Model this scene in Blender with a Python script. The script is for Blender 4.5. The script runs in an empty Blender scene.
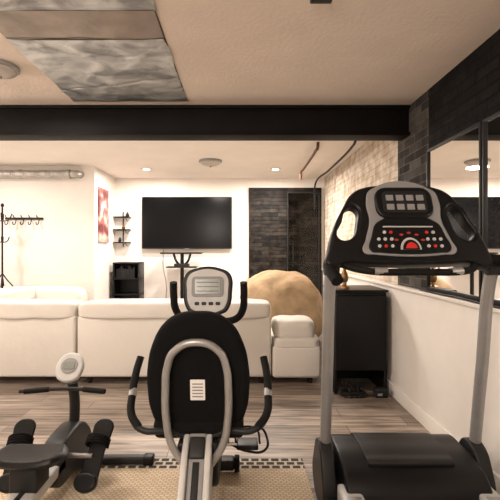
import bpy, bmesh, math, random
from mathutils import Matrix, Vector, noise
random.seed(4)
scene = bpy.context.scene
scene.view_settings.view_transform = 'Standard'
COL = scene.collection
R = math.radians

# ---------------------------------------------------------------- materials
def _new(name):
    m = bpy.data.materials.new(name); m.use_nodes = True
    nt = m.node_tree; b = nt.nodes['Principled BSDF']
    return m, nt, b
def mat(name, col, rough=0.5, metal=0.0, nscale=0, namt=0.0, bump=0.0, bscale=60, coat=0.0, emis=None, estr=0, spec=0.5):
    m, nt, b = _new(name)
    b.inputs['Base Color'].default_value = (*col, 1)
    b.inputs['Roughness'].default_value = rough
    b.inputs['Metallic'].default_value = metal
    b.inputs['Coat Weight'].default_value = coat
    b.inputs['Specular IOR Level'].default_value = spec
    if emis:
        b.inputs['Emission Color'].default_value = (*emis, 1)
        b.inputs['Emission Strength'].default_value = estr
    tc = nt.nodes.new('ShaderNodeTexCoord')
    if namt > 0:
        n = nt.nodes.new('ShaderNodeTexNoise'); n.inputs['Scale'].default_value = nscale
        n.inputs['Detail'].default_value = 5
        nt.links.new(tc.outputs['Object'], n.inputs['Vector'])
        r = nt.nodes.new('ShaderNodeValToRGB')
        r.color_ramp.elements[0].position = 0.3; r.color_ramp.elements[1].position = 0.7
        r.color_ramp.elements[0].color = (*[max(0, c*(1-namt)) for c in col], 1)
        r.color_ramp.elements[1].color = (*[min(1, c*(1+namt)) for c in col], 1)
        nt.links.new(n.outputs['Fac'], r.inputs['Fac'])
        nt.links.new(r.outputs['Color'], b.inputs['Base Color'])
    if bump > 0:
        n = nt.nodes.new('ShaderNodeTexNoise'); n.inputs['Scale'].default_value = bscale
        n.inputs['Detail'].default_value = 6
        nt.links.new(tc.outputs['Object'], n.inputs['Vector'])
        bp = nt.nodes.new('ShaderNodeBump'); bp.inputs['Strength'].default_value = bump
        bp.inputs['Distance'].default_value = 0.02
        nt.links.new(n.outputs['Fac'], bp.inputs['Height'])
        nt.links.new(bp.outputs['Normal'], b.inputs['Normal'])
    return m

def brickmat(name, c1, c2, mortar, axes, w=0.2, h=0.065, ms=0.006, rough=0.85, bump=0.6, patch=None, warp=0.0, spec=0.25):
    m, nt, b = _new(name)
    L = nt.links.new
    tc = nt.nodes.new('ShaderNodeTexCoord')
    sp = nt.nodes.new('ShaderNodeSeparateXYZ'); cb = nt.nodes.new('ShaderNodeCombineXYZ')
    L(tc.outputs['Object'], sp.inputs[0])
    L(sp.outputs[axes[0]], cb.inputs[0]); L(sp.outputs[axes[1]], cb.inputs[1])
    br = nt.nodes.new('ShaderNodeTexBrick')
    br.inputs['Scale'].default_value = 1
    br.inputs['Brick Width'].default_value = w; br.inputs['Row Height'].default_value = h
    br.inputs['Mortar Size'].default_value = ms; br.inputs['Mortar Smooth'].default_value = 0.3
    br.inputs['Color1'].default_value = (*c1, 1); br.inputs['Color2'].default_value = (*c2, 1)
    br.inputs['Mortar'].default_value = (*mortar, 1)
    if warp > 0:
        wn = nt.nodes.new('ShaderNodeTexNoise'); wn.inputs['Scale'].default_value = 5; L(tc.outputs['Object'], wn.inputs['Vector'])
        vm = nt.nodes.new('ShaderNodeVectorMath'); vm.operation = 'MULTIPLY_ADD'
        L(wn.outputs['Color'], vm.inputs[0]); vm.inputs[1].default_value = (warp*3, warp, 0); L(cb.outputs[0], vm.inputs[2])
        L(vm.outputs[0], br.inputs['Vector'])
    else:
        L(cb.outputs[0], br.inputs['Vector'])
    n = nt.nodes.new('ShaderNodeTexNoise'); n.inputs['Scale'].default_value = 9; n.inputs['Detail'].default_value = 8
    L(tc.outputs['Object'], n.inputs['Vector'])
    mx = nt.nodes.new('ShaderNodeMix'); mx.data_type = 'RGBA'; mx.blend_type = 'MULTIPLY'
    mx.inputs[0].default_value = 1.0
    r = nt.nodes.new('ShaderNodeValToRGB')
    r.color_ramp.elements[0].position = 0.35; r.color_ramp.elements[1].position = 0.62
    p = patch or (0.6, 0.6, 0.6)
    r.color_ramp.elements[0].color = (*p, 1); r.color_ramp.elements[1].color = (1, 1, 1, 1)
    L(n.outputs['Fac'], r.inputs['Fac'])
    L(br.outputs['Color'], mx.inputs[6]); L(r.outputs['Color'], mx.inputs[7])
    L(mx.outputs[2], b.inputs['Base Color'])
    b.inputs['Roughness'].default_value = rough
    b.inputs['Specular IOR Level'].default_value = spec
    ad = nt.nodes.new('ShaderNodeMath'); ad.operation = 'SUBTRACT'
    L(n.outputs['Fac'], ad.inputs[0]); L(br.outputs['Fac'], ad.inputs[1])
    bp = nt.nodes.new('ShaderNodeBump'); bp.inputs['Strength'].default_value = bump; bp.inputs['Distance'].default_value = 0.02
    L(ad.outputs[0], bp.inputs['Height']); L(bp.outputs['Normal'], b.inputs['Normal'])
    return m

def woodfloor():
    m, nt, b = _new('vinyl_plank')
    L = nt.links.new
    tc = nt.nodes.new('ShaderNodeTexCoord')
    br = nt.nodes.new('ShaderNodeTexBrick'); br.offset = 0.37
    br.inputs['Scale'].default_value = 1
    br.inputs['Brick Width'].default_value = 1.2; br.inputs['Row Height'].default_value = 0.15
    br.inputs['Mortar Size'].default_value = 0.0025
    br.inputs['Color1'].default_value = (0.36, 0.305, 0.26, 1)
    br.inputs['Color2'].default_value = (0.19, 0.155, 0.13, 1)
    br.inputs['Mortar'].default_value = (0.07, 0.055, 0.045, 1)
    L(tc.outputs['Object'], br.inputs['Vector'])
    mp = nt.nodes.new('ShaderNodeMapping'); mp.inputs['Scale'].default_value = (1.2, 16, 1)
    L(tc.outputs['Object'], mp.inputs['Vector'])
    n = nt.nodes.new('ShaderNodeTexNoise'); n.inputs['Scale'].default_value = 2; n.inputs['Detail'].default_value = 8
    n.inputs['Distortion'].default_value = 0.6
    L(mp.outputs[0], n.inputs['Vector'])
    r = nt.nodes.new('ShaderNodeValToRGB')
    r.color_ramp.elements[0].position = 0.34; r.color_ramp.elements[1].position = 0.66
    r.color_ramp.elements[0].color = (0.42, 0.40, 0.385, 1); r.color_ramp.elements[1].color = (1.35, 1.3, 1.25, 1)
    L(n.outputs['Fac'], r.inputs['Fac'])
    mx = nt.nodes.new('ShaderNodeMix'); mx.data_type = 'RGBA'; mx.blend_type = 'MULTIPLY'; mx.inputs[0].default_value = 1
    L(br.outputs['Color'], mx.inputs[6]); L(r.outputs['Color'], mx.inputs[7])
    L(mx.outputs[2], b.inputs['Base Color'])
    b.inputs['Roughness'].default_value = 0.38
    bp = nt.nodes.new('ShaderNodeBump'); bp.inputs['Strength'].default_value = 0.15; bp.inputs['Distance'].default_value = 0.01
    L(n.outputs['Fac'], bp.inputs['Height']); L(bp.outputs['Normal'], b.inputs['Normal'])
    return m

def rugmat(name, c1, c2, sx, sy, rough=0.95):
    m, nt, b = _new(name)
    L = nt.links.new
    tc = nt.nodes.new('ShaderNodeTexCoord')
    mp = nt.nodes.new('ShaderNodeMapping'); mp.inputs['Scale'].default_value = (sx, sy, 1)
    L(tc.outputs['Object'], mp.inputs['Vector'])
    ch = nt.nodes.new('ShaderNodeTexBrick')
    ch.inputs['Scale'].default_value = 1; ch.inputs['Brick Width'].default_value = 1; ch.inputs['Row Height'].default_value = 1
    ch.inputs['Mortar Size'].default_value = 0.16; ch.inputs['Mortar Smooth'].default_value = 0.4
    ch.inputs['Color1'].default_value = (*c1, 1); ch.inputs['Color2'].default_value = (*[x*0.85 for x in c1], 1)
    ch.inputs['Mortar'].default_value = (*c2, 1)
    L(mp.outputs[0], ch.inputs['Vector']); L(ch.outputs['Color'], b.inputs['Base Color'])
    b.inputs['Roughness'].default_value = rough
    bp = nt.nodes.new('ShaderNodeBump'); bp.inputs['Strength'].default_value = 0.5; bp.inputs['Distance'].default_value = 0.005
    bp.invert = True
    L(ch.outputs['Fac'], bp.inputs['Height']); L(bp.outputs['Normal'], b.inputs['Normal'])
    return m

def foilmat():
    m, nt, b = _new('crinkled_foil')
    L = nt.links.new
    b.inputs['Metallic'].default_value = 0.8; b.inputs['Roughness'].default_value = 0.42
    tc = nt.nodes.new('ShaderNodeTexCoord')
    mp = nt.nodes.new('ShaderNodeMapping'); mp.inputs['Scale'].default_value = (1.0, 1.3, 1); mp.inputs['Rotation'].default_value = (0, 0, 0.6)
    L(tc.outputs['Object'], mp.inputs['Vector'])
    n = nt.nodes.new('ShaderNodeTexNoise'); n.inputs['Scale'].default_value = 2.0; n.inputs['Detail'].default_value = 2.0
    L(mp.outputs[0], n.inputs['Vector'])
    v = nt.nodes.new('ShaderNodeTexVoronoi'); v.feature = 'DISTANCE_TO_EDGE'; v.inputs['Scale'].default_value = 2.2
    wv = nt.nodes.new('ShaderNodeVectorMath'); wv.operation = 'MULTIPLY_ADD'
    L(n.outputs['Color'], wv.inputs[0]); wv.inputs[1].default_value = (0.6, 0.6, 0.6); L(mp.outputs[0], wv.inputs[2])
    L(wv.outputs[0], v.inputs['Vector'])
    mn = nt.nodes.new('ShaderNodeMath'); mn.operation = 'MINIMUM'; L(v.outputs['Distance'], mn.inputs[0]); mn.inputs[1].default_value = 0.10
    ad = nt.nodes.new('ShaderNodeMath'); ad.operation = 'MULTIPLY_ADD'; L(mn.outputs[0], ad.inputs[0]); ad.inputs[1].default_value = 0.9
    L(n.outputs['Fac'], ad.inputs[2])
    bp = nt.nodes.new('ShaderNodeBump'); bp.inputs['Strength'].default_value = 0.35; bp.inputs['Distance'].default_value = 0.10
    L(ad.outputs[0], bp.inputs['Height']); L(bp.outputs['Normal'], b.inputs['Normal'])
    # noise mottling of the base colour: darker and lighter grey patches
    n2 = nt.nodes.new('ShaderNodeTexNoise'); n2.inputs['Scale'].default_value = 5; n2.inputs['Detail'].default_value = 6; n2.inputs['Distortion'].default_value = 0.8
    L(mp.outputs[0], n2.inputs['Vector'])
    r = nt.nodes.new('ShaderNodeValToRGB')
    r.color_ramp.elements[0].position = 0.38; r.color_ramp.elements[1].position = 0.62
    r.color_ramp.elements[0].color = (0.27, 0.275, 0.28, 1); r.color_ramp.elements[1].color = (0.62, 0.63, 0.63, 1)
    L(n2.outputs['Fac'], r.inputs['Fac']); L(r.outputs['Color'], b.inputs['Base Color'])
    return m

M_wall = mat('painted_drywall', (0.83, 0.78, 0.73), 0.8, nscale=3, namt=0.03, bump=0.05)
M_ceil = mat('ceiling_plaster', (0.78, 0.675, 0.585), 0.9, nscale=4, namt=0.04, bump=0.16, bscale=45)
M_ceil2 = mat('ceiling_plaster_far', (0.87, 0.81, 0.75), 0.9, nscale=4, namt=0.03, bump=0.15, bscale=45)  # lighter copy of the plaster: far room's brighter light put into the colour
M_trim = mat('white_trim', (0.80, 0.76, 0.71), 0.5, nscale=8, namt=0.02)
M_floor = woodfloor()
M_blackbrick = brickmat('black_brick', (0.006, 0.0055, 0.0055), (0.016, 0.014, 0.013), (0.003, 0.003, 0.003), (1, 2), bump=1.0, warp=0.012, spec=0.2)
M_greybrick = brickmat('grey_brick', (0.11, 0.10, 0.09), (0.018, 0.016, 0.015), (0.15, 0.13, 0.11), (1, 2), bump=0.9, ms=0.004, warp=0.01)
M_creambrick = brickmat('cream_brick', (0.78, 0.71, 0.62), (0.70, 0.62, 0.53), (0.64, 0.57, 0.48), (1, 2), bump=0.8, patch=(0.68, 0.60, 0.52), warp=0.016)
M_slate = brickmat('slate_tile', (0.007, 0.006, 0.0055), (0.045, 0.036, 0.029), (0.003, 0.003, 0.003), (0, 2), w=0.27, h=0.06, ms=0.003, rough=0.6, bump=0.8, warp=0.04, patch=(0.25, 0.24, 0.23), spec=0.2)
M_beam = mat('beam_black_paint', (0.005, 0.004, 0.0035), 0.6, nscale=6, namt=0.3, bump=0.1, spec=0.15)
M_sofa = mat('cream_leather', (0.74, 0.70, 0.64), 0.5, nscale=2, namt=0.04, bump=0.3, bscale=6)
M_black = mat('black_plastic', (0.005, 0.005, 0.0055), 0.4, nscale=30, namt=0.15, spec=0.25)
M_mesh = mat('black_fabric', (0.0045, 0.0045, 0.005), 0.85, nscale=200, namt=0.4, bump=0.25, bscale=400, spec=0.15)
M_gloss = mat('gloss_black', (0.0035, 0.0035, 0.004), 0.2, nscale=20, namt=0.1, spec=0.12)
M_rubber = mat('black_foam_grip', (0.006, 0.0058, 0.0058), 0.7, bump=0.2, bscale=300, spec=0.2)
M_silver = mat('silver_paint', (0.34, 0.338, 0.335), 0.35, 0.5, nscale=20, namt=0.05)
M_grey = mat('grey_plastic', (0.26, 0.257, 0.255), 0.5, nscale=20, namt=0.05)
M_lgrey = mat('light_grey_plastic', (0.52, 0.515, 0.50), 0.45, nscale=20, namt=0.05)
M_dgrey = mat('dark_grey_paint', (0.018, 0.0178, 0.0182), 0.45, nscale=20, namt=0.1, spec=0.25)
M_chrome = mat('chrome', (0.75, 0.74, 0.72), 0.15, 1.0, nscale=20, namt=0.03)
M_lcd = mat('lcd_screen', (0.24, 0.26, 0.23), 0.25, nscale=30, namt=0.08)
M_red = mat('red_plastic', (0.60, 0.02, 0.015), 0.4, nscale=20, namt=0.05)
M_redled = mat('red_led', (0.25, 0.012, 0.01), 0.4, emis=(1, 0.06, 0.03), estr=0.2)
M_white = mat('white_label', (0.8, 0.79, 0.77), 0.6, nscale=20, namt=0.02)
M_mirror = mat('mirror_glass', (0.90, 0.89, 0.87), 0.01, 1.0)
M_lamp = mat('lamp_glass', (0.9, 0.85, 0.75), 0.4, emis=(1, 0.90, 0.76), estr=9)
M_dome = mat('dome_glass', (0.50, 0.45, 0.40), 0.3, nscale=10, namt=0.05)
M_bean = mat('tan_suede', (0.35, 0.25, 0.155), 1.0, nscale=7, namt=0.25, bump=0.3, bscale=12, spec=0.05)
M_duct = mat('galvanised_duct', (0.45, 0.435, 0.42), 0.38, 0.8, nscale=10, namt=0.15, bump=0.2, bscale=30)
M_copper = mat('rusty_pipe', (0.15, 0.06, 0.035), 0.5, 0.5, nscale=20, namt=0.2)
M_brown = mat('brown_insulation', (0.27, 0.225, 0.19), 0.35, 0.5, nscale=6, namt=0.25, bump=0.3, bscale=10)
M_tape = mat('dark_seam', (0.06, 0.045, 0.03), 0.6, nscale=6, namt=0.25)
M_foil = foilmat()
M_jute = rugmat('jute_weave', (0.64, 0.51, 0.37), (0.40, 0.31, 0.21), 34, 60)
M_border = rugmat('rug_border', (0.045, 0.04, 0.036), (0.5, 0.43, 0.34), 17, 26)
M_bronze = mat('bronze', (0.26, 0.15, 0.06), 0.35, 0.8, nscale=20, namt=0.2)
M_belt = mat('running_belt', (0.010, 0.010, 0.0105), 0.8, nscale=150, namt=0.3, bump=0.2, bscale=300, spec=0.2)
def artmat():
    m, nt, b = _new('red_artwork')
    tc = nt.nodes.new('ShaderNodeTexCoord'); n = nt.nodes.new('ShaderNodeTexNoise')
    n.inputs['Scale'].default_value = 6; n.inputs['Detail'].default_value = 3
    nt.links.new(tc.outputs['Object'], n.inputs['Vector'])
    r = nt.nodes.new('ShaderNodeValToRGB'); e = r.color_ramp.elements
    e[0].position = 0.40; e[0].color = (0.14, 0.03, 0.035, 1)
    e[1].position = 0.62; e[1].color = (0.6, 0.5, 0.44, 1)
    x = e.new(0.5); x.color = (0.38, 0.12, 0.11, 1)
    nt.links.new(n.outputs['Fac'], r.inputs['Fac']); nt.links.new(r.outputs['Color'], b.inputs['Base Color'])
    return m
M_art = artmat()
def glassmat():
    m, nt, b = _new('clear_glass')
    b.inputs['Base Color'].default_value = (0.9, 0.9, 0.88, 1)
    b.inputs['Transmission Weight'].default_value = 1.0; b.inputs['Roughness'].default_value = 0.02
    b.inputs['IOR'].default_value = 1.2
    return m
M_glass = glassmat()

# ---------------------------------------------------------------- helpers
def group(name, loc):
    e = bpy.data.objects.new(name, None); e.location = loc; e.empty_display_size = 0.1
    COL.objects.link(e); return e
def fin(o, m, parent, smooth=False):
    if o.name not in COL.objects: COL.objects.link(o)
    if not o.data.materials: o.data.materials.append(m)
    if smooth:
        for p in o.data.polygons: p.use_smooth = True
        o.data.set_sharp_from_angle(angle=R(38))
    if parent:
        o.parent = parent; o.matrix_parent_inverse = Matrix.Translation(parent.location).inverted()
    return o
def from_bm(name, bm, m, parent, smooth=True):
    me = bpy.data.meshes.new(name); bmesh.ops.recalc_face_normals(bm, faces=bm.faces[:]); bm.to_mesh(me); bm.free()
    return fin(bpy.data.objects.new(name, me), m, parent, smooth)
def box(name, lo, hi, m, bev=0.0, parent=None, seg=3, rot=None, pivot=None):
    bm = bmesh.new(); bmesh.ops.create_cube(bm, size=1)
    lo, hi = Vector(lo), Vector(hi); c = (lo+hi)/2; s = hi-lo
    for v in bm.verts: v.co = Vector((v.co.x*s.x, v.co.y*s.y, v.co.z*s.z))
    if bev > 0: bmesh.ops.bevel(bm, geom=bm.edges[:], offset=bev, segments=seg, profile=0.5, affect='EDGES')
    T = Matrix.Translation(c)
    if rot is not None:
        pv = Vector(pivot) if pivot else c
        T = Matrix.Translation(pv) @ rot @ Matrix.Translation(c-pv)
    bmesh.ops.transform(bm, matrix=T, verts=bm.verts[:])
    return from_bm(name, bm, m, parent, bev > 0)
def cyl(name, p1, p2, r1, m, parent=None, r2=None, seg=28, bev=0.0):
    p1, p2 = Vector(p1), Vector(p2); d = p2-p1
    bm = bmesh.new()
    bmesh.ops.create_cone(bm, cap_ends=True, segments=seg, radius1=r1, radius2=r1 if r2 is None else r2, depth=d.length)
    if bev > 0:
        ed = [e for e in bm.edges if abs(e.verts[0].co.z-e.verts[1].co.z) < 1e-6]
        bmesh.ops.bevel(bm, geom=ed, offset=bev, segments=3, profile=0.5, affect='EDGES')
    q = d.to_track_quat('Z', 'Y')
    bmesh.ops.transform(bm, matrix=Matrix.Translation((p1+p2)/2) @ q.to_matrix().to_4x4(), verts=bm.verts[:])
    return from_bm(name, bm, m, parent, True)
def curve2mesh(name, cu, m, parent, Mx=None):
    tmp = bpy.data.objects.new(name+'_c', cu); COL.objects.link(tmp)
    bpy.context.view_layer.update()
    dg = bpy.context.evaluated_depsgraph_get()
    me = bpy.data.meshes.new_from_object(tmp.evaluated_get(dg))
    bpy.data.objects.remove(tmp); me.name = name
    if Mx is not None: me.transform(Mx)
    me.materials.clear()
    return fin(bpy.data.objects.new(name, me), m, parent, True)
def add_spline(cu, pts, smooth, cyc):
    if smooth:
        s = cu.splines.new('BEZIER'); s.bezier_points.add(len(pts)-1)
        for bp, p in zip(s.bezier_points, pts):
            bp.co = p if len(p) == 3 else (*p, 0)
            bp.handle_left_type = bp.handle_right_type = 'AUTO'
    else:
        s = cu.splines.new('POLY'); s.points.add(len(pts)-1)
        for bp, p in zip(s.points, pts): bp.co = (*p, 1) if len(p) == 3 else (*p, 0, 1)
    s.use_cyclic_u = cyc
def tube(name, pts, r, m, parent=None, smooth=True, cyc=False, res=4):
    cu = bpy.data.curves.new(name, 'CURVE'); cu.dimensions = '3D'
    cu.bevel_depth = r; cu.bevel_resolution = res; cu.use_fill_caps = True; cu.resolution_u = 10
    add_spline(cu, pts, smooth, cyc)
    return curve2mesh(name, cu, m, parent)
FRONT = Matrix.Rotation(R(90), 4, 'X')
SIDE = Matrix(((0, 0, 1, 0), (1, 0, 0, 0), (0, 1, 0, 0), (0, 0, 0, 1)))
def shape(name, outs, th, m, parent=None, Mx=Matrix.Identity(4), bev=0.004, smooth=True):
    cu = bpy.data.curves.new(name, 'CURVE'); cu.dimensions = '2D'; cu.fill_mode = 'BOTH'
    cu.extrude = max(th/2-bev, 0.0005); cu.bevel_depth = bev; cu.bevel_resolution = 2; cu.resolution_u = 8
    cu.offset = -bev
    for o in outs: add_spline(cu, o, smooth, True)
    return curve2mesh(name, cu, m, parent, Mx)
def lathe(name, prof, loc, m, parent=None, seg=36):
    bm = bmesh.new(); rings = []
    for r, z in prof:
        rings.append([bm.verts.new((loc[0]+r*math.cos(2*math.pi*i/seg), loc[1]+r*math.sin(2*math.pi*i/seg), loc[2]+z)) for i in range(seg)])
    for a, b in zip(rings, rings[1:]):
        for i in range(seg): bm.faces.new((a[i], a[(i+1) % seg], b[(i+1) % seg], b[i]))
    bm.faces.new(rings[0]); bm.faces.new(rings[-1])
    bmesh.ops.remove_doubles(bm, verts=bm.verts[:], dist=1e-5)
    return from_bm(name, bm, m, parent, True)
def rrect(x0, z0, x1, z1, r):
    pts = []
    for cx, cz, a0 in ((x1-r, z1-r, 0), (x0+r, z1-r, 90), (x0+r, z0+r, 180), (x1-r, z0+r, 270)):
        for k in range(5):
            a = R(a0+k*22.5); pts.append((cx+r*math.cos(a), cz+r*math.sin(a)))
    return pts
def pillow(name, lo, hi, m, parent, p=4.0, sag=0.0, n=28, wr=0.004, seed=0):
    """soft super-ellipsoid cushion filling the box lo..hi"""
    lo, hi = Vector(lo), Vector(hi); c = (lo+hi)/2; s = (hi-lo)/2
    bm = bmesh.new(); bmesh.ops.create_cube(bm, size=2)
    bmesh.ops.subdivide_edges(bm, edges=bm.edges[:], cuts=n, use_grid_fill=True)
    for v in bm.verts:
        q = v.co; L_ = (abs(q.x)**p+abs(q.y)**p+abs(q.z)**p)**(1/p)
        d = q/L_
        w = Vector((c.x+d.x*s.x, c.y+d.y*s.y, c.z+d.z*s.z))
        k = noise.noise(w*6+Vector((seed, 0, 0)))*wr+noise.noise(w*15+Vector((seed, 3, 0)))*wr*0.4
        w += Vector((d.x, d.y, d.z)).normalized()*k
        v.co = w
    return from_bm(name, bm, m, parent, True)

# ---------------------------------------------------------------- room shell
WX = 1.35; H = 2.40; BY = 6.4
box('floor', (-4.1, -2.1, -0.1), (1.5, 6.55, 0), M_floor)
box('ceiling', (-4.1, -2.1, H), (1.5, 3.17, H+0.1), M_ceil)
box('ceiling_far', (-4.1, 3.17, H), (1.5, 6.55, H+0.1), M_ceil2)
box('wall_back', (-2.0, BY, 0), (1.5, BY+0.15, H), M_wall)
box('wall_alcove', (-4.1, 5.5, 0), (-2.0, 6.55, H), M_wall)
box('wall_left', (-4.1, -2.1, 0), (-4.0, 5.5, H), M_wall)
box('wall_front', (-4.0, -2.1, 0), (WX, -2.0, H), M_wall)
box('wall_right', (WX, 3.42, 0), (1.5, BY, H), M_creambrick)
box('wall_right_brick', (WX, 2.86, 0), (1.5, 3.42, H), M_greybrick)
box('wall_right_near', (WX, -2.0, 0), (1.5, 2.86, H), M_blackbrick)
box('trim_1', (WX-0.035, -2.0, 0.0), (WX, 6.4, 0.93), M_trim, 0.004)
box('trim_2', (WX-0.06, -2.0, 0.93), (WX, 6.4, 0.955), M_trim, 0.006)
box('baseboard_right', (WX-0.052, -2.0, 0), (WX-0.036, 6.39, 0.11), M_trim, 0.004)
box('baseboard_back', (-1.99, BY-0.015, 0), (0.12, BY, 0.11), M_trim, 0.004)
box('baseboard_left', (-3.99, 5.485, 0), (-2.0, 5.5, 0.11), M_trim, 0.004)

# steel beam: web with flanges, boxed and painted black
g = group('ceiling_beam', (-1.3, 3.25, H))
box('web', (-4.0, 3.19, 2.18), (WX-0.002, 3.31, H-0.001), M_beam, 0.004, g)
box('lower_flange', (-4.0, 3.165, 2.16), (WX-0.002, 3.335, 2.185), M_beam, 0.003, g)
box('upper_flange', (-4.0, 3.165, 2.375), (WX-0.002, 3.335, H-0.001), M_beam, 0.003, g)

# foil sheet on the ceiling
g = group('foil_ceiling_panel', (-0.83, 2.4, H))
def sheet(name, x0, y0, x1, y1, z, amp, m, ragged=0.0):
    bm = bmesh.new(); nx, ny = 90, 90; vs = []
    for j in range(ny+1):
        row = []
        for i in range(nx+1):
            x = x0+(x1-x0)*i/nx; y = y0+(y1-y0)*j/ny
            e = min(i, nx-i, j, ny-j)/5; e = min(1, e)
            q1 = noise.noise(Vector((x*1.4+y*0.8, y*1.6, 1))); q2 = noise.noise(Vector((x*3+3, y*3-x*2, 5)))
            dz = amp*(0.25+0.75*e)*(0.8-1.6*abs(q1)-0.5*abs(q2))
            jx = ragged*noise.noise(Vector((x0+i/nx, y*5, 2)))*(1 if i in (0, nx) else 0)
            jy = ragged*noise.noise(Vector((x*5, y0, 7)))*(1 if j in (0, ny) else 0)
            row.append(bm.verts.new((x+jx, y+jy, z-max(0, dz))))
        vs.append(row)
    for j in range(ny):
        for i in range(nx): bm.faces.new((vs[j][i], vs[j][i+1], vs[j+1][i+1], vs[j+1][i]))
    return from_bm(name, bm, m, g, True)
sheet('foil_far', -1.27, 2.165, -0.405, 3.08, H-0.006, 0.022, M_foil, 0.02)
sheet('foil_near', -1.27, 1.3, -0.405, 1.905, H-0.006, 0.016, M_foil, 0.015)
sheet('bare_strip', -1.265, 1.89, -0.41, 2.18, H-0.003, 0.006, M_brown)
box('seam_a', (-1.265, 2.168, H-0.009), (-0.41, 2.178, H-0.001), M_tape, 0.002, g)
box('seam_b', (-1.265, 1.90, H-0.009), (-0.41, 1.91, H-0.001), M_tape, 0.002, g)
box('seam_right', (-0.412, 1.3, H-0.006), (-0.404, 3.08, H-0.001), M_tape, 0.002, g)

# ceiling lights
def dome(name, x, y, r, h, z=H):
    g = group(name, (x, y, z))
    lathe('base_ring', [(0.0, 0), (r, 0), (r, -0.02), (r*0.93, -0.026), (0, -0.026)], (x, y, z-0.001), M_silver, g)
    pr = [(r*0.88*math.cos(a*math.pi/16), -0.026-h*math.sin(a*math.pi/16)) for a in range(8)]+[(0.004, -0.026-h)]
    lathe('glass_dome', pr, (x, y, z), M_dome, g)
    lathe('finial', [(0.0, 0), (0.012, 0), (0.008, -0.014), (0, -0.016)], (x, y, z-0.026-h), M_silver, g)
dome('ceiling_light', -1.50, 2.5, 0.11, 0.04)
dome('ceiling_light', -0.38, 5.15, 0.15, 0.045)
for i, (x, y) in enumerate([(-1.32, 5.65), (0.50, 5.65)]):
    g = group('recessed_light', (x, y, H))
    lathe('trim_ring', [(0.05, 0), (0.085, 0), (0.08, -0.012), (0.055, -0.012)], (x, y, H-0.001), M_white, g)
    lathe('bulb', [(0, 0), (0.052, 0), (0.045, -0.014), (0.0, -0.016)], (x, y, H-0.001), M_lamp, g)
g = group('smoke_detector', (0.37, 1.79, H))
box('housing', (0.32, 1.74, H-0.02), (0.42, 1.84, H-0.001), M_black, 0.006, g)
box('grille', (0.335, 1.755, H-0.024), (0.405, 1.825, H-0.019), M_dgrey, 0.002, g)

# ---------------------------------------------------------------- mirrors
for i, (y0, y1) in enumerate([(2.215, 2.84), (0.6, 2.185)]):
    g = group('wall_mirror', (WX, (y0+y1)/2, 1.45))
    x = WX-0.012
    box('glass', (x, y0, 0.985), (WX-0.002, y1, 1.95), M_mirror, 0, g)
    for n, a, b in (('frame_top', (x-0.012, y0, 1.945), (WX-0.001, y1, 1.962)), ('frame_bottom', (x-0.012, y0, 0.965), (WX-0.001, y1, 0.99)),
                    ('frame_far', (x-0.012, y1-0.008, 0.965), (WX-0.001, y1+0.008, 1.962)), ('frame_near', (x-0.012, y0-0.008, 0.965), (WX-0.001, y0+0.008, 1.962))):
        box(n, a, b, M_dgrey, 0.002, g)
g = group('cable', (1.3, 2.3, 0.97))
tube('cord', [(1.31, 2.9, 0.962), (1.305, 2.6, 0.963), (1.315, 2.4, 0.964), (1.30, 2.1, 0.962), (1.31, 1.8, 0.962)], 0.007, M_black, g)

# ---------------------------------------------------------------- back wall things
g = group('television', (-0.84, BY, 1.68))
shape('bezel', [rrect(-1.55, 1.27, -0.13, 2.09, 0.012)], 0.05, M_black, g, Matrix.Translation((0, BY-0.06, 0)) @ FRONT, 0.004, False)
box('screen', (-1.535, BY-0.088, 1.29), (-0.145, BY-0.084, 2.078), M_gloss, 0, g)
box('wall_mount', (-1.1, BY-0.04, 1.5), (-0.6, BY-0.001, 1.9), M_dgrey, 0.003, g)
box('sensor_strip', (-0.88, BY-0.092, 1.262), (-0.80, BY-0.06, 1.274), M_grey, 0.002, g)

g = group('media_stand', (-0.9, 6.15, 0))
box('top_shelf', (-1.2, 6.0, 1.19), (-0.58, 6.26, 1.215), M_black, 0.006, g)
tube('arm_l', [(-1.02, 6.15, 1.19), (-0.98, 6.15, 1.08), (-0.91, 6.15, 1.0)], 0.018, M_black, g)
tube('arm_r', [(-0.76, 6.15, 1.19), (-0.80, 6.15, 1.08), (-0.87, 6.15, 1.0)], 0.018, M_black, g)
cyl('post', (-0.89, 6.15, 0.02), (-0.89, 6.15, 1.19), 0.028, M_black, g)
box('middle_shelf', (-1.12, 6.02, 0.98), (-0.66, 6.26, 1.0), M_black, 0.006, g)
box('base_plate', (-1.2, 5.95, 0), (-0.58, 6.3, 0.02), M_black, 0.008, g)
box('media_box', (-1.0, 6.05, 1.001), (-0.78, 6.2, 1.04), M_dgrey, 0.005, g)
g = group('power_cord', (-1.2, BY-0.01, 0.8))
tube('cord', [(-1.22, BY-0.015, 1.26), (-1.23, BY-0.015, 1.0), (-1.18, BY-0.015, 0.7), (-1.2, BY-0.015, 0.3)], 0.006, M_grey, g)

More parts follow.
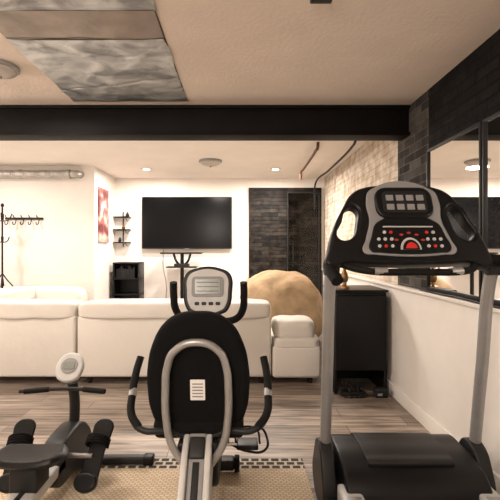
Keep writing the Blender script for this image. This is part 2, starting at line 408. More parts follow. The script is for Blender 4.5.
g = group('bookcase', (-1.72, 6.2, 0))
x0, x1, y0, y1, zt = -1.93, -1.53, 6.07, 6.38, 1.06
box('side_l', (x0, y0, 0), (x0+0.02, y1, zt), M_black, 0.002, g)
box('side_r', (x1-0.02, y0, 0), (x1, y1, zt), M_black, 0.002, g)
box('back', (x0, y1-0.01, 0), (x1, y1, zt), M_black, 0.0, g)
for k, z in enumerate((0.04, 0.3, 0.56, 0.8, zt-0.02)):
    box('shelf_%d' % k, (x0, y0, z), (x1, y1, z+0.02), M_black, 0.002, g)
bm = bmesh.new(); xx = x0+0.03
while xx < x1-0.1:
    w = random.uniform(0.018, 0.035); h = random.uniform(0.13, 0.19)
    bmesh.ops.create_cube(bm, size=1, matrix=Matrix.Translation((xx+w/2, y0+0.14, 0.82+h/2)) @ Matrix.Diagonal((w*0.92, 0.14, h, 1)))
    xx += w
from_bm('books', bm, M_dgrey, g, False)

g = group('wall_shelf', (-1.86, BY, 1.55))
for k, z in enumerate((1.36, 1.56, 1.76)):
    box('board_%d' % k, (-1.99, BY-0.13, z), (-1.74, BY-0.005, z+0.018), M_black, 0.003, g)
tube('rail', [(-1.865, BY-0.01, 1.30), (-1.865, BY-0.01, 1.86)], 0.008, M_black, g, False)
for k, z in enumerate((1.38, 1.58, 1.78)):
    tube('bracket_%d' % k, [(-1.80, BY-0.12, z-0.02), (-1.80, BY-0.01, z-0.07)], 0.005, M_black, g, False)
    lathe('ornament_%d' % k, [(0, 0), (0.022, 0), (0.03, 0.03), (0.015, 0.055), (0.018, 0.07), (0, 0.07)], (-1.90+0.06*k, BY-0.07, z-0.002), M_bronze if k == 1 else M_dgrey, g)

box('slate_accent_wall', (0.14, BY-0.05, 0), (WX-0.055, BY-0.001, 2.24), M_slate, 0.004)
g = group('glass_door', (0.95, BY-0.1, 0))
box('jamb_l', (0.75, BY-0.10, 0), (0.765, BY-0.055, 2.16), M_dgrey, 0.004, g)
box('jamb_r', (1.245, BY-0.10, 0), (1.26, BY-0.055, 2.16), M_dgrey, 0.004, g)
box('head', (0.75, BY-0.10, 2.145), (1.26, BY-0.055, 2.16), M_dgrey, 0.004, g)
box('pane', (0.765, BY-0.082, 0.02), (1.245, BY-0.076, 2.145), M_glass, 0, g)
tube('handle', [(0.83, BY-0.09, 1.0), (0.83, BY-0.13, 1.02), (0.83, BY-0.13, 1.28), (0.83, BY-0.09, 1.3)], 0.008, M_dgrey, g, False)

g = group('wall_art', (-1.99, 5.8, 1.75))
box('canvas', (-1.998, 5.62, 1.36), (-1.975, 6.02, 2.14), M_art, 0.004, g)
box('stretcher', (-1.9985, 5.64, 1.38), (-1.99, 6.0, 2.12), M_brown, 0, g)

# ---------------------------------------------------------------- left alcove things
g = group('air_duct', (-3.1, 5.38, 2.27))
bm = bmesh.new(); seg = 24; rings = []
n = 240
for i in range(n+1):
    x = -3.99+(1.72)*i/n; r = 0.054+0.003*math.sin(i*1.5)
    rings.append([bm.verts.new((x, 5.38+r*math.cos(2*math.pi*k/seg), 2.27+r*math.sin(2*math.pi*k/seg))) for k in range(seg)])
for a, b in zip(rings, rings[1:]):
    for i in range(seg): bm.faces.new((a[i], a[(i+1) % seg], b[(i+1) % seg], b[i]))
from_bm('flex_hose', bm, M_duct, g)
for k, xx in enumerate((-3.6, -2.95, -2.30)):
    cyl('collar_%d' % k, (xx-0.02, 5.38, 2.27), (xx+0.02, 5.38, 2.27), 0.062, M_duct, g)
tube('elbow', [(-2.29, 5.38, 2.27), (-2.23, 5.39, 2.275), (-2.20, 5.44, 2.28), (-2.20, 5.497, 2.28)], 0.05, M_duct, g)

g = group('coat_rack', (-2.95, 5.47, 1.68))
box('board', (-3.22, 5.475, 1.665), (-2.70, 5.499, 1.695), M_dgrey, 0.005, g)
for k in range(5):
    x = -3.17+k*0.105
    tube('hook_%d' % k, [(x, 5.475, 1.69), (x, 5.43, 1.69), (x, 5.40, 1.72)], 0.006, M_black, g)
    tube('lower_hook_%d' % k, [(x, 5.475, 1.66), (x, 5.44, 1.60), (x, 5.40, 1.60), (x, 5.39, 1.63)], 0.006, M_black, g)

g = group('clothes_stand', (-3.02, 5.15, 0))
sx, sy = -3.06, 5.15
cyl('pole', (sx, sy, 0.25), (sx, sy, 1.80), 0.011, M_black, g)
lathe('knob', [(0, 0), (0.016, 0.005), (0.022, 0.03), (0.014, 0.048), (0, 0.052)], (sx, sy, 1.8), M_black, g)
for k in range(4):
    a = k*math.pi/2+0.4; c, s = math.cos(a), math.sin(a)
    tube('leg_%d' % k, [(sx, sy, 0.32), (sx+0.1*c, sy+0.1*s, 0.2), (sx+0.2*c, sy+0.2*s, 0.012)], 0.011, M_black, g)
    tube('hook_%d' % k, [(sx, sy, 1.62), (sx+0.07*c, sy+0.07*s, 1.64), (sx+0.11*c, sy+0.11*s, 1.72)], 0.007, M_black, g)
    tube('small_hook_%d' % k, [(sx, sy, 1.35), (sx+0.05*c, sy+0.05*s, 1.36), (sx+0.08*c, sy+0.08*s, 1.42)], 0.007, M_black, g)
    tube('low_hook_%d' % k, [(sx, sy, 0.95), (sx+0.05*c, sy+0.05*s, 0.87), (sx+0.12*c, sy+0.12*s, 0.78)], 0.008, M_black, g)

# ceiling pipes
g = group('copper_pipe', (0.85, 4.9, 2.35))
tube('run', [(0.83, 4.25, 2.398), (0.83, 4.27, 2.35), (0.835, 4.4, 2.345), (0.86, 5.5, 2.345), (0.86, 5.64, 2.34), (0.86, 5.66, 2.25)], 0.016, M_copper, g)
g = group('conduit_pipe', (1.15, 5, 2.3))
tube('run', [(1.14, 3.9, 2.398), (1.14, 3.95, 2.33), (1.15, 4.1, 2.31), (1.17, 5.2, 2.30), (1.17, 6.2, 2.28), (1.17, 6.27, 2.2), (1.17, 6.28, 1.9)], 0.013, M_dgrey, g)

# ---------------------------------------------------------------- sofa
g = group('sectional_sofa', (-1.0, 4.2, 0))
def cushion(name, lo, hi, bev, m=M_sofa, puff=0.0):
    return box(name, lo, hi, m, bev, g, 5)
def backsec(tag, x0, x1):
    cushion('back_panel_'+tag, (x0, 3.70, 0.07), (x1, 3.92, 0.64), 0.025)
    pillow('head_roll_'+tag, (x0+0.003, 3.672, 0.608), (x1-0.003, 4.00, 0.768), M_sofa, g, 8.0, seed=len(tag)+x0, wr=0.008)
    cushion('seat_base_'+tag, (x0, 3.90, 0.07), (x1, 4.62, 0.27), 0.03)
    n = 2 if x1-x0 > 1.4 else 1
    w = (x1-x0)/n
    for k in range(n):
        cushion('seat_cushion_%s%d' % (tag, k), (x0+k*w+0.006, 3.95, 0.26), (x0+(k+1)*w-0.006, 4.64, 0.44), 0.05)
backsec('a', -1.51, 0.29)
backsec('b', -2.90, -1.53)
cushion('corner_wing', (-2.90, 4.0, 0.07), (-2.62, 5.2, 0.70), 0.05)
cushion('corner_seat', (-2.65, 4.6, 0.07), (-1.95, 5.2, 0.42), 0.05)
pillow('end_arm', (-2.88, 4.98, 0.3), (-1.98, 5.27, 0.78), M_sofa, g, 5.0)
pillow('wing_roll', (-2.90, 4.0, 0.64), (-2.55, 5.2, 0.79), M_sofa, g, 6.0)
cushion('chaise_base', (0.30, 3.70, 0.06), (0.755, 4.62, 0.36), 0.035)
pillow('chaise_cushion', (0.305, 3.70, 0.33), (0.75, 4.3, 0.43), M_sofa, g, 7.0)
pillow('chaise_pillow', (0.31, 3.74, 0.39), (0.72, 4.08, 0.60), M_sofa, g, 3.8, wr=0.010)
for k, (x, y) in enumerate([(-2.8, 3.78), (-1.62, 3.78), (-1.42, 3.78), (0.2, 3.78), (0.66, 3.78), (0.66, 4.5), (-1.4, 4.5), (0.2, 4.5), (-2.8, 5.1), (-2.05, 5.1)]):
    cyl('leg_%d' % k, (x, y, 0), (x, y, 0.09), 0.022, M_dgrey, g, 0.03)

# bean bag
bm = bmesh.new(); bmesh.ops.create_icosphere(bm, subdivisions=5, radius=1)
for v in bm.verts:
    c = v.co.copy(); z = c.z
    L_ = (abs(c.x)**2.6+abs(c.y)**2.6+abs(c.z)**2.6)**(1/2.6); c = c/L_; z = c.z
    nz = noise.noise(c*2.2)*0.05+noise.noise(c*6)*0.015
    f = 1+nz*1.2
    v.co = Vector((0.53+c.x*0.52*f - 0.03*max(0, z), 5.15+c.y*0.52*f, max(0.0, 0.48+z*(0.50 if z > 0 else 0.52)*f)))
from_bm('bean_bag', bm, M_bean, None, True)

# ---------------------------------------------------------------- black cabinet on right
g = group('black_cabinet', (1.05, 3.7, 0))
box('carcass_top', (0.82, 3.47, 0.20), (1.27, 3.92, 0.885), M_black, 0.006, g)
box('door', (0.825, 3.445, 0.21), (1.265, 3.475, 0.86), M_black, 0.008, g)
box('worktop', (0.81, 3.44, 0.885), (1.28, 3.93, 0.905), M_black, 0.005, g)
box('side_l', (0.82, 3.47, 0), (0.84, 3.92, 0.20), M_black, 0.002, g)
box('side_r', (1.25, 3.47, 0), (1.27, 3.92, 0.20), M_black, 0.002, g)
box('back', (0.84, 3.90, 0), (1.25, 3.92, 0.20), M_black, 0.0, g)
g = group('power_strip', (1.0, 3.44, 0.0))
box('strip', (0.86, 3.41, 0.001), (1.08, 3.46, 0.035), M_dgrey, 0.006, g)
for k in range(4):
    box('plug_%d' % k, (0.87+k*0.05, 3.415, 0.034), (0.90+k*0.05, 3.45, 0.075), M_black, 0.005, g)
    tube('cord_%d' % k, [(0.885+k*0.05, 3.43, 0.07), (0.88+k*0.045, 3.43, 0.13), (0.91+k*0.04, 3.43, 0.10), (0.95+k*0.035, 3.40, 0.03), (1.0+k*0.02, 3.385, 0.008), (0.88+k*0.05, 3.375, 0.008)], 0.005, M_black, g)
g = group('router', (1.2, 3.42, 0.0))
box('case', (1.14, 3.37, 0.001), (1.25, 3.43, 0.08), M_dgrey, 0.008, g)
box('front_label', (1.16, 3.366, 0.02), (1.20, 3.371, 0.04), M_grey, 0.001, g)
cyl('antenna', (1.23, 3.42, 0.075), (1.235, 3.425, 0.17), 0.005, M_black, g)
g = group('figurine', (0.94, 3.6, 0.906))
lathe('pedestal', [(0, 0), (0.05, 0), (0.045, 0.02), (0.02, 0.03), (0.018, 0.05), (0, 0.05)], (0.94, 3.6, 0.906), M_bronze, g)
lathe('vessel', [(0, 0.05), (0.025, 0.055), (0.036, 0.09), (0.03, 0.13), (0.014, 0.16), (0.012, 0.19), (0.02, 0.2), (0, 0.2)], (0.94, 3.6, 0.906), M_bronze, g)
tube('arm', [(0.91, 3.6, 1.03), (0.88, 3.6, 1.06), (0.90, 3.6, 1.1), (0.93, 3.6, 1.09)], 0.006, M_bronze, g)

# ---------------------------------------------------------------- rug
g = group('woven_rug', (-0.6, 1.3, 0))
box('field', (-1.75, 0.1, 0.0005), (0.37, 2.27, 0.008), M_jute, 0, g)
box('border_far', (-1.75, 2.27, 0.0005), (0.37, 2.38, 0.009), M_border, 0, g)
box('border_left', (-1.86, 0.1, 0.0005), (-1.75, 2.38, 0.009), M_border, 0, g)

# ---------------------------------------------------------------- treadmill
g = group('treadmill', (0.79, 1.3, 0))
TX = 0.79
side = lambda x: Matrix.Translation((x, 0, 0)) @ SIDE
shape('motor_hood', [[(1.74, 0.165), (1.78, 0.225), (1.88, 0.265), (2.00, 0.28), (2.13, 0.27), (2.20, 0.19), (2.20, 0.08), (1.80, 0.08), (1.74, 0.12)]], 0.64, M_black, g, side(TX), 0.012)
shape('hood_cap', [[(1.84, 0.262), (1.90, 0.283), (2.00, 0.292), (2.12, 0.282), (2.14, 0.265), (2.0, 0.27), (1.90, 0.255)]], 0.40, M_dgrey, g, side(TX), 0.004)
for s, n in ((-1, 'l'), (1, 'r')):
    x = TX+s*0.30
    box('side_rail_'+n, (x-0.048, 0.35, 0.10), (x+0.048, 1.83, 0.185), M_lgrey, 0.014, g)
    box('foot_tread_'+n, (x-0.030, 0.40, 0.183), (x+0.030, 1.72, 0.190), M_silver, 0.002, g)
    box('frame_rail_'+n, (TX+s*0.345-0.025, 0.42, 0.035), (TX+s*0.345+0.025, 2.28, 0.10), M_dgrey, 0.008, g)
    shape('upright_boot_'+n, [[(1.88, 0.05), (1.90, 0.24), (1.96, 0.30), (2.03, 0.30), (2.08, 0.24), (2.12, 0.05)]], 0.066, M_dgrey, g, side(TX+s*0.372), 0.010)
    cyl('wheel_'+n, (TX+s*0.33-0.02, 2.24, 0.04), (TX+s*0.33+0.02, 2.24, 0.04), 0.04, M_rubber, g, bev=0.006)
    cyl('rear_foot_'+n, (TX+s*0.30, 0.42, 0.0), (TX+s*0.30, 0.42, 0.10), 0.03, M_rubber, g)
box('deck', (TX-0.25, 0.38, 0.115), (TX+0.25, 1.80, 0.155), M_dgrey, 0.004, g)
box('belt', (TX-0.245, 0.34, 0.150), (TX+0.245, 1.80, 0.162), M_belt, 0.005, g)
cyl('rear_roller', (TX-0.245, 0.36, 0.133), (TX+0.245, 0.36, 0.133), 0.028, M_belt, g)
box('crossbar', (TX-0.33, 2.18, 0.035), (TX+0.33, 2.26, 0.09), M_dgrey, 0.008, g)
CX = 0.735
def upright(n, xb, xt):
    tube('upright_'+n, [(xb, 2.0, 0.24), (xb+(xt-xb)*0.5, 1.90, 0.68), (xt, 1.80, 1.12), (xt, 1.77, 1.19)], 0.027, M_silver, g)
upright('l', 0.425, 0.405); upright('r', 1.17, 1.125)
cm = Matrix.Translation((CX, 1.75, 1.18)) @ Matrix.Rotation(R(90-20), 4, 'X')
def cshape(name, outs, th, m, off=0.0, bev=0.004, smooth=True):
    return shape(name, outs, th, m, g, cm @ Matrix.Translation((0, 0, off)), bev, smooth)
half = [(0.360, -0.005), (0.350, 0.06), (0.318, 0.17), (0.270, 0.265), (0.220, 0.342), (0.155, 0.374), (0.07, 0.382)]
outer = half + [(-x, z) for x, z in reversed(half)] + [(-0.26, 0.006), (-0.15, 0.0), (0.15, 0.0), (0.26, 0.006)]
hole = [(0.300, 0.125), (0.252, 0.115), (0.208, 0.20), (0.212, 0.27), (0.243, 0.27), (0.278, 0.20)]
cshape('console_shell', [outer, [(-x, z) for x, z in hole], hole], 0.07, M_black, 0, 0.014)
plate = [(0.200, 0.05), (0.185, 0.11), (0.160, 0.20), (0.165, 0.29), (0.14, 0.352), (-0.14, 0.352), (-0.165, 0.29), (-0.160, 0.20), (-0.185, 0.11), (-0.200, 0.05), (-0.15, 0.038), (0.15, 0.038)]
cshape('console_plate', [plate], 0.012, M_grey, 0.040, 0.004)
cshape('display_hood', [rrect(-0.128, 0.205, 0.128, 0.356, 0.05)], 0.03, M_black, 0.047, 0.008, False)
cshape('display_panel', [rrect(-0.098, 0.228, 0.098, 0.332, 0.02)], 0.006, M_dgrey, 0.063, 0.002, False)
for r_ in range(2):
    for k in range(4):
        cshape('readout_%d_%d' % (r_, k), [rrect(-0.083+k*0.045, 0.240+r_*0.045, -0.050+k*0.045, 0.268+r_*0.045, 0.003)], 0.003, M_grey, 0.067, 0.001, False)
low = [(0.172, 0.055), (0.160, 0.12), (0.125, 0.190), (-0.125, 0.190), (-0.160, 0.12), (-0.172, 0.055), (-0.13, 0.045), (0.13, 0.045)]
cshape('keypad', [low], 0.012, M_black, 0.049, 0.003)
cshape('keypad_border', [rrect(-0.11, 0.160, 0.11, 0.166, 0.003)], 0.003, M_lgrey, 0.056, 0.001, False)
for k in range(5):
    a0 = R(30+k*30)
    cshape('red_readout_%d' % k, [[(0.066*math.cos(a0)+0.009*math.cos(t*math.pi/5), 0.068+0.066*math.sin(a0)+0.005*math.sin(t*math.pi/5)) for t in range(10)]], 0.003, M_redled, 0.056, 0.001, False)
for sx_ in (-1, 1):
    for r_ in range(3):
        for k in range(3):
            cx, cz = sx_*(0.078+k*0.028), 0.072+r_*0.032
            if abs(cx) > 0.13 and r_ == 2: continue
            a = [(cx+0.0075*math.cos(t*math.pi/6), cz+0.0075*math.sin(t*math.pi/6)) for t in range(12)]
            cshape('key_%s%d%d' % ('l' if sx_ < 0 else 'r', r_, k), [a], 0.006, M_red if (r_, k) in ((0, 1), (2, 0)) else M_lgrey, 0.057, 0.001, False)
cshape('key_arc', [[(0.045*math.cos(t*math.pi/10), 0.056+0.055*math.sin(t*math.pi/10)) for t in range(11)]], 0.008, M_lgrey, 0.056, 0.001, False)
cshape('key_arc_inner', [[(0.036*math.cos(t*math.pi/10), 0.056+0.044*math.sin(t*math.pi/10)) for t in range(11)]], 0.010, M_black, 0.058, 0.001, False)
cshape('stop_button', [[(0.024*math.cos(t*math.pi/10), 0.058+0.028*math.sin(t*math.pi/10)) for t in range(11)]], 0.014, M_red, 0.062, 0.002, False)
tube('front_handlebar', [(CX-0.30, 1.76, 1.19), (CX-0.22, 1.67, 1.165), (CX, 1.64, 1.160), (CX+0.22, 1.67, 1.165), (CX+0.30, 1.76, 1.19)], 0.015, M_rubber, g)
for s, n, xt in ((-1, 'l', 0.405), (1, 'r', 1.125)):
    tube('arm_'+n, [(CX+s*0.30, 1.79, 1.21), (xt, 1.74, 1.205), (xt+s*0.015, 1.66, 1.195), (xt+s*0.02, 1.50, 1.175)] if s > 0 else [(CX-0.29, 1.79, 1.21), (xt-0.005, 1.77, 1.20), (xt-0.015, 1.73, 1.17), (xt+0.0, 1.66, 1.12)], 0.026, M_rubber, g)
    cyl('joint_'+n, (xt-0.032, 1.775, 1.17), (xt+0.032, 1.775, 1.17), 0.033, M_dgrey, g, bev=0.006)
    cyl('pulse_plate_'+n, (CX+s*0.13, 1.643, 1.161), (CX+s*0.18, 1.65, 1.163), 0.0165, M_silver, g)

# ---------------------------------------------------------------- recumbent exercise bike
g = group('exercise_bike', (-0.17, 1.8, 0))
BX = -0.165
bm_ = Matrix.Translation((BX, 1.62, 0.55)) @ Matrix.Rotation(R(90+8), 4, 'X')
hb = [(0.190, 0.06), (0.202, 0.14), (0.200, 0.24), (0.175, 0.345), (0.13, 0.42), (0.07, 0.458)]
sb = hb + [(0, 0.466)] + [(-x, z) for x, z in reversed(hb)] + [(-0.16, 0.002), (-0.09, -0.018), (0, -0.02), (0.09, -0.018), (0.16, 0.002)]
shape('seat_back', [sb], 0.06, M_mesh, g, bm_, 0.022)
shape('warning_label', [rrect(-0.030, 0.115, 0.028, 0.20, 0.003)], 0.002, M_white, g, bm_ @ Matrix.Translation((0, 0, 0.031)), 0.0005, False)
for k in range(5):
    shape('label_line_%d' % k, [rrect(-0.022, 0.128+k*0.013, 0.020, 0.133+k*0.013, 0.001)], 0.001, M_grey, g, bm_ @ Matrix.Translation((0, 0, 0.0325)), 0.0002, False)
shape('seat_pad', [[(1.60, 0.50), (1.70, 0.49), (1.95, 0.505), (2.02, 0.53), (2.00, 0.565), (1.85, 0.575), (1.68, 0.565), (1.58, 0.56)]], 0.36, M_mesh, g, side(BX), 0.02)
tube('back_frame', [(BX-0.052, 1.55, 0.42), (BX-0.10, 1.545, 0.50), (BX-0.118, 1.535, 0.60), (BX-0.120, 1.53, 0.72), (BX-0.113, 1.525, 0.80), (BX-0.085, 1.52, 0.865), (BX, 1.515, 0.900),
                    (BX+0.085, 1.52, 0.865), (BX+0.113, 1.525, 0.80), (BX+0.120, 1.53, 0.72), (BX+0.118, 1.535, 0.60), (BX+0.10, 1.545, 0.50), (BX+0.052, 1.55, 0.42)], 0.0150, M_silver, g)
for s, n in ((-1, 'l'), (1, 'r')):
    tube('side_handle_'+n, [(BX+s*0.03, 1.60, 0.50), (BX+s*0.12, 1.58, 0.535), (BX+s*0.22, 1.57, 0.545), (BX+s*0.265, 1.60, 0.575), (BX+s*0.282, 1.66, 0.65), (BX+s*0.278, 1.72, 0.74), (BX+s*0.268, 1.74, 0.78)], 0.013, M_dgrey, g)
    tube('side_grip_'+n, [(BX+s*0.235, 1.576, 0.552), (BX+s*0.272, 1.61, 0.59), (BX+s*0.282, 1.66, 0.65), (BX+s*0.278, 1.71, 0.73), (BX+s*0.267, 1.742, 0.785)], 0.0160, M_rubber, g)
    cyl('grip_sensor_'+n, (BX+s*0.281, 1.655, 0.645), (BX+s*0.2815, 1.675, 0.668), 0.0172, M_silver, g)
    shape('post_flank_'+n, [[(1.20, 0.09), (1.28, 0.26), (1.42, 0.40), (1.53, 0.50), (1.64, 0.52), (1.68, 0.46), (1.56, 0.32), (1.44, 0.18), (1.40, 0.09)]], 0.024, M_lgrey, g, side(BX+s*0.044), 0.008)
    cyl('transport_wheel_'+n, (BX+s*0.148-0.014, 2.24, 0.055), (BX+s*0.148+0.014, 2.24, 0.055), 0.045, M_rubber, g, bev=0.006)
    cyl('wheel_hub_'+n, (BX+s*0.148-0.017, 2.24, 0.055), (BX+s*0.148+0.017, 2.24, 0.055), 0.018, M_grey, g)
pm = Matrix.Translation((BX, 1.44, 0.32)) @ Matrix.Rotation(R(46), 4, 'X')
def pbox(name, lo, hi, m, bev):
    o = box(name, lo, hi, m, bev, g); o.data.transform(pm); return o
pbox('post_core', (-0.036, -0.26, -0.045), (0.036, 0.25, 0.045), M_grey, 0.012)
pbox('post_slot', (-0.013, -0.20, 0.040), (0.013, 0.14, 0.048), M_dgrey, 0.003)
pbox('post_knob_plate', (-0.030, 0.15, 0.040), (0.030, 0.23, 0.056), M_dgrey, 0.006)
box('seat_carriage', (BX-0.08, 1.56, 0.43), (BX+0.08, 1.92, 0.495), M_dgrey, 0.01, g)
box('main_beam', (BX-0.035, 1.25, 0.07), (BX+0.035, 2.25, 0.15), M_lgrey, 0.012, g)
shape('rail_support', [[(1.50, 0.13), (1.62, 0.45), (1.95, 0.45), (2.02, 0.13)]], 0.06, M_grey, g, side(BX), 0.008)
box('rear_stabiliser', (BX-0.24, 1.20, 0.012), (BX+0.24, 1.27, 0.075), M_dgrey, 0.014, g)
box('front_stabiliser', (BX-0.135, 2.20, 0.03), (BX+0.135, 2.28, 0.085), M_dgrey, 0.014, g)
shape('flywheel_cover', [[(1.86, 0.16), (1.84, 0.34), (1.92, 0.50), (2.08, 0.60), (2.22, 0.62), (2.31, 0.50), (2.34, 0.34), (2.30, 0.16), (2.1, 0.10)]], 0.13, M_dgrey, g, side(BX), 0.02)
cyl('crank_axle', (BX-0.10, 2.05, 0.36), (BX+0.10, 2.05, 0.36), 0.014, M_chrome, g)
for s, n, dz, dy in ((1, 'r', -0.03, -0.15), (-1, 'l', 0.03, 0.15)):
    tube('crank_'+n, [(BX+s*0.095, 2.05, 0.36), (BX+s*0.105, 2.05+dy, 0.36+dz)], 0.011, M_dgrey, g, False)
    pz = 0.36+dz; py = 2.05+dy; px = BX+s*0.20
    box('pedal_'+n, (px-0.05, py-0.045, pz-0.011), (px+0.05, py+0.045, pz+0.011), M_black, 0.006, g)
    tube('pedal_spindle_'+n, [(BX+s*0.10, py, pz), (px, py, pz)], 0.008, M_chrome, g, False)
    tube('pedal_strap_'+n, [(px-0.055, py, pz), (px-0.05, py, pz+0.06), (px+0.04, py, pz+0.07), (px+0.06, py, pz)], 0.005, M_black, g)
tube('heel_loop', [(BX+0.10, 1.98, 0.30), (BX+0.20, 1.95, 0.27), (BX+0.29, 1.93, 0.29), (BX+0.29, 1.93, 0.36), (BX+0.26, 1.94, 0.40)], 0.006, M_black, g)
tube('console_mast', [(BX, 2.20, 0.58), (BX, 2.24, 0.75), (BX, 2.25, 0.90), (BX-0.005, 2.22, 0.98)], 0.026, M_dgrey, g)
km = Matrix.Translation((BX-0.012, 2.19, 0.905)) @ Matrix.Rotation(R(90-12), 4, 'X')
kc = [(0.09, 0.0), (0.118, 0.03), (0.134, 0.12), (0.128, 0.205), (0.09, 0.238), (-0.09, 0.238), (-0.128, 0.205), (-0.134, 0.12), (-0.118, 0.03), (-0.09, 0.0)]
shape('console_shell', [kc], 0.05, M_black, g, km, 0.01)
kp = [(x*0.84, 0.014+z*0.88) for x, z in kc]
shape('console_face', [kp], 0.008, M_lgrey, g, km @ Matrix.Translation((0, 0, 0.026)), 0.003)
shape('console_bezel', [rrect(-0.088, 0.085, 0.088, 0.197, 0.02)], 0.008, M_grey, g, km @ Matrix.Translation((0, 0, 0.030)), 0.002, False)
shape('console_screen', [rrect(-0.070, 0.100, 0.070, 0.183, 0.008)], 0.004, M_lcd, g, km @ Matrix.Translation((0, 0, 0.034)), 0.001, False)
for k in range(3):
    shape('screen_line_%d' % k, [rrect(-0.06, 0.115+k*0.024, 0.06, 0.118+k*0.024, 0.001)], 0.002, M_dgrey, g, km @ Matrix.Translation((0, 0, 0.036)), 0.0004, False)
for k in range(4):
    shape('button_%d' % k, [rrect(-0.07+k*0.038, 0.04, -0.044+k*0.038, 0.058, 0.006)], 0.006, M_dgrey, g, km @ Matrix.Translation((0, 0, 0.031)), 0.002, False)
for s, n in ((-1, 'l'), (1, 'r')):
    tube('front_handle_'+n, [(BX, 2.24, 0.86), (BX+s*0.08, 2.22, 0.855), (BX+s*0.145, 2.19, 0.875), (BX+s*0.180, 2.15, 0.93), (BX+s*0.186, 2.12, 1.01), (BX+s*0.184, 2.10, 1.08)], 0.0195, M_rubber, g)

# ---------------------------------------------------------------- rowing machine
g = group('rowing_machine', (-0.93, 1.7, 0))
RX = -0.93
box('front_stabiliser', (RX-0.26, 2.30, 0.012), (RX+0.40, 2.35, 0.055), M_dgrey, 0.012, g)
for s, n in ((-1, 'l'), (1, 'r')):
    ex = RX+(0.40 if s > 0 else -0.27)
    box('end_cap_f'+n, (ex-0.03, 2.295, 0.009), (ex+0.03, 2.355, 0.06), M_black, 0.010, g)
    box('end_cap_r'+n, (RX+s*0.20-0.03, 0.85, 0.009), (RX+s*0.20+0.03, 0.93, 0.06), M_black, 0.012, g)
box('rear_stabiliser', (RX-0.2, 0.86, 0.012), (RX+0.2, 0.92, 0.055), M_dgrey, 0.012, g)
box('slide_rail', (RX-0.055, 0.88, 0.15), (RX+0.055, 2.02, 0.21), M_lgrey, 0.012, g)
box('rail_groove', (RX-0.012, 0.89, 0.208), (RX+0.012, 2.0, 0.213), M_dgrey, 0.001, g)
box('rear_leg', (RX-0.03, 0.87, 0.03), (RX+0.03, 0.91, 0.16), M_silver, 0.006, g)
shape('front_frame', [[(1.92, 0.12), (1.95, 0.24), (2.12, 0.30), (2.30, 0.26), (2.38, 0.10), (2.34, 0.04), (2.1, 0.07)]], 0.11, M_dgrey, g, side(RX), 0.015)
tube('mast', [(RX-0.01, 2.26, 0.22), (RX, 2.25, 0.40), (RX, 2.22, 0.52)], 0.028, M_dgrey, g)
rm = Matrix.Translation((RX-0.015, 2.18, 0.53)) @ Matrix.Rotation(R(90-35), 4, 'X')
ov = [(0.072, 0.06), (0.066, 0.12), (0.035, 0.155), (-0.035, 0.155), (-0.066, 0.12), (-0.072, 0.06), (-0.045, 0.01), (0.045, 0.01)]
shape('monitor', [ov], 0.035, M_lgrey, g, rm, 0.01)
shape('monitor_ring', [[(0.046*math.cos(t*math.pi/12), 0.085+0.044*math.sin(t*math.pi/12)) for t in range(24)]], 0.008, M_grey, g, rm @ Matrix.Translation((0, 0, 0.018)), 0.002, False)
shape('monitor_screen', [rrect(-0.032, 0.065, 0.032, 0.105, 0.008)], 0.004, M_lcd, g, rm @ Matrix.Translation((0, 0, 0.023)), 0.001, False)
tube('handle_bar', [(RX-0.24, 2.12, 0.500), (RX-0.1, 2.14, 0.505), (RX+0.1, 2.14, 0.505), (RX+0.20, 2.12, 0.500)], 0.010, M_dgrey, g)
for s, n in ((-1, 'l'), (1, 'r')):
    cyl('grip_'+n, (RX+s*0.09, 2.14, 0.505), (RX+s*0.215, 2.12, 0.500), 0.014, M_rubber, g, bev=0.004)
    fx = RX+s*0.185
    fm = Matrix.Translation((fx, 1.95, 0.12)) @ Matrix.Rotation(s*R(-8), 4, 'Z') @ Matrix.Rotation(R(90-42), 4, 'X')
    foot = [(0.038, -0.02), (0.048, 0.05), (0.043, 0.13), (0.052, 0.22), (0.046, 0.28), (0, 0.30), (-0.046, 0.28), (-0.052, 0.22), (-0.043, 0.13), (-0.048, 0.05), (-0.038, -0.02), (0, -0.035)]
    shape('foot_plate_'+n, [foot], 0.018, M_black, g, fm, 0.006)
    shape('heel_cup_'+n, [[(0.045, -0.035), (0.052, 0.015), (0.03, 0.03), (-0.03, 0.03), (-0.052, 0.015), (-0.045, -0.035)]], 0.035, M_black, g, fm @ Matrix.Translation((0, 0, 0.014)), 0.010)
    T = lambda u, v, w: tuple(fm @ Vector((u, v, w)))
    for q in range(4):
        tube('strap_%s%d' % (n, q), [T(-0.054, 0.16+q*0.011, 0), T(-0.048, 0.165+q*0.011, 0.04), T(0, 0.17+q*0.011, 0.062), T(0.048, 0.165+q*0.011, 0.04), T(0.054, 0.16+q*0.011, 0)], 0.0065, M_mesh, g)
    tube('pedal_axle_'+n, [(RX, 2.05, 0.20), (fx, 2.02, 0.21)], 0.012, M_silver, g, False)
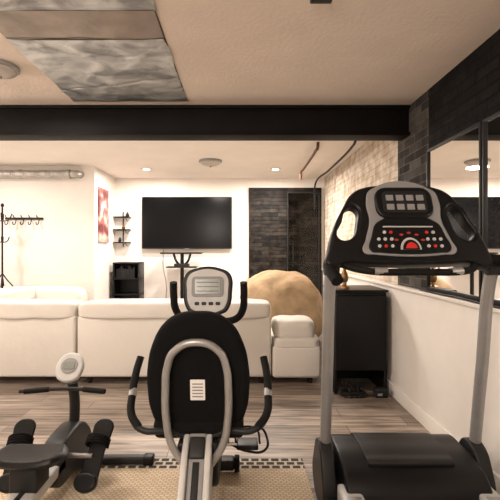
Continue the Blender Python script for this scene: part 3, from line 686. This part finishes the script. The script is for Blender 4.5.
# contoured seat
bm = bmesh.new(); nx, ny = 36, 22; top = []; bot = []
for j in range(ny+1):
    rt, rb = [], []
    for i in range(nx+1):
        u = -1+2*i/nx; v = -1+2*j/ny
        x = u*math.sqrt(1-v*v*0.38); y = v*math.sqrt(1-u*u*0.38)
        e = max(abs(u), abs(v)); drop = 0.020*max(0, (e-0.8)/0.2)**2
        dish = 0.016*(x*x)+0.006*y*y
        rt.append(bm.verts.new((RX+x*0.165, 1.77+y*0.095, 0.350+dish-drop)))
        rb.append(bm.verts.new((RX+x*0.150, 1.77+y*0.085, 0.322)))
    top.append(rt); bot.append(rb)
for j in range(ny):
    for i in range(nx):
        bm.faces.new((top[j][i], top[j][i+1], top[j+1][i+1], top[j+1][i]))
        bm.faces.new((bot[j][i], bot[j+1][i], bot[j+1][i+1], bot[j][i+1]))
for i in range(nx):
    bm.faces.new((top[0][i], bot[0][i], bot[0][i+1], top[0][i+1])); bm.faces.new((top[ny][i], top[ny][i+1], bot[ny][i+1], bot[ny][i]))
for j in range(ny):
    bm.faces.new((top[j][0], top[j+1][0], bot[j+1][0], bot[j][0])); bm.faces.new((top[j][nx], bot[j][nx], bot[j+1][nx], top[j+1][nx]))
from_bm('seat', bm, M_black, g)
box('seat_carriage', (RX-0.06, 1.71, 0.205), (RX+0.06, 1.83, 0.325), M_dgrey, 0.008, g)

# ---------------------------------------------------------------- lights
LC = (1, 0.895, 0.80)
def area(name, loc, size, e, col=LC, spread=180):
    l = bpy.data.lights.new(name, 'AREA'); l.shape = 'DISK'; l.size = size; l.energy = e; l.color = col; l.spread = R(spread)
    o = bpy.data.objects.new(name, l); o.location = loc; COL.objects.link(o); return o
def point(name, loc, r, e, col=LC):
    l = bpy.data.lights.new(name, 'POINT'); l.shadow_soft_size = r; l.energy = e; l.color = col
    o = bpy.data.objects.new(name, l); o.location = loc; COL.objects.link(o); return o
area('downlight_lamp_a', (-1.32, 5.65, H-0.03), 0.09, 38)
area('downlight_lamp_b', (0.50, 5.65, H-0.03), 0.09, 36)
area('flush_lamp', (-0.38, 5.15, H-0.09), 0.25, 50)
area('dome_lamp', (-1.5, 2.5, H-0.09), 0.18, 26)
area('alcove_fill', (-3.2, 4.2, H-0.03), 0.2, 40)  # added fill out of view, no fixture here; brightens the far room
point('room_fill_a', (-0.8, -0.6, 1.95), 0.25, 112)  # added fill light behind the camera, not a real fitting
point('room_fill_b', (-3.0, 2.0, 1.9), 0.2, 52)  # added fill light left of the frame, hangs free without a fitting

w = bpy.data.worlds.new('world'); scene.world = w; w.use_nodes = True
w.node_tree.nodes['Background'].inputs[0].default_value = (0.9, 0.8, 0.7, 1)
w.node_tree.nodes['Background'].inputs[1].default_value = 0.3

# ---------------------------------------------------------------- camera
cam = bpy.data.cameras.new('camera'); cam.sensor_width = 36; cam.lens = 28.8; cam.shift_x = 0.02
co = bpy.data.objects.new('camera', cam); co.location = (0, 0, 1.25); co.rotation_euler = (R(90), 0, 0)
cam.clip_start = 0.05
COL.objects.link(co); scene.camera = co
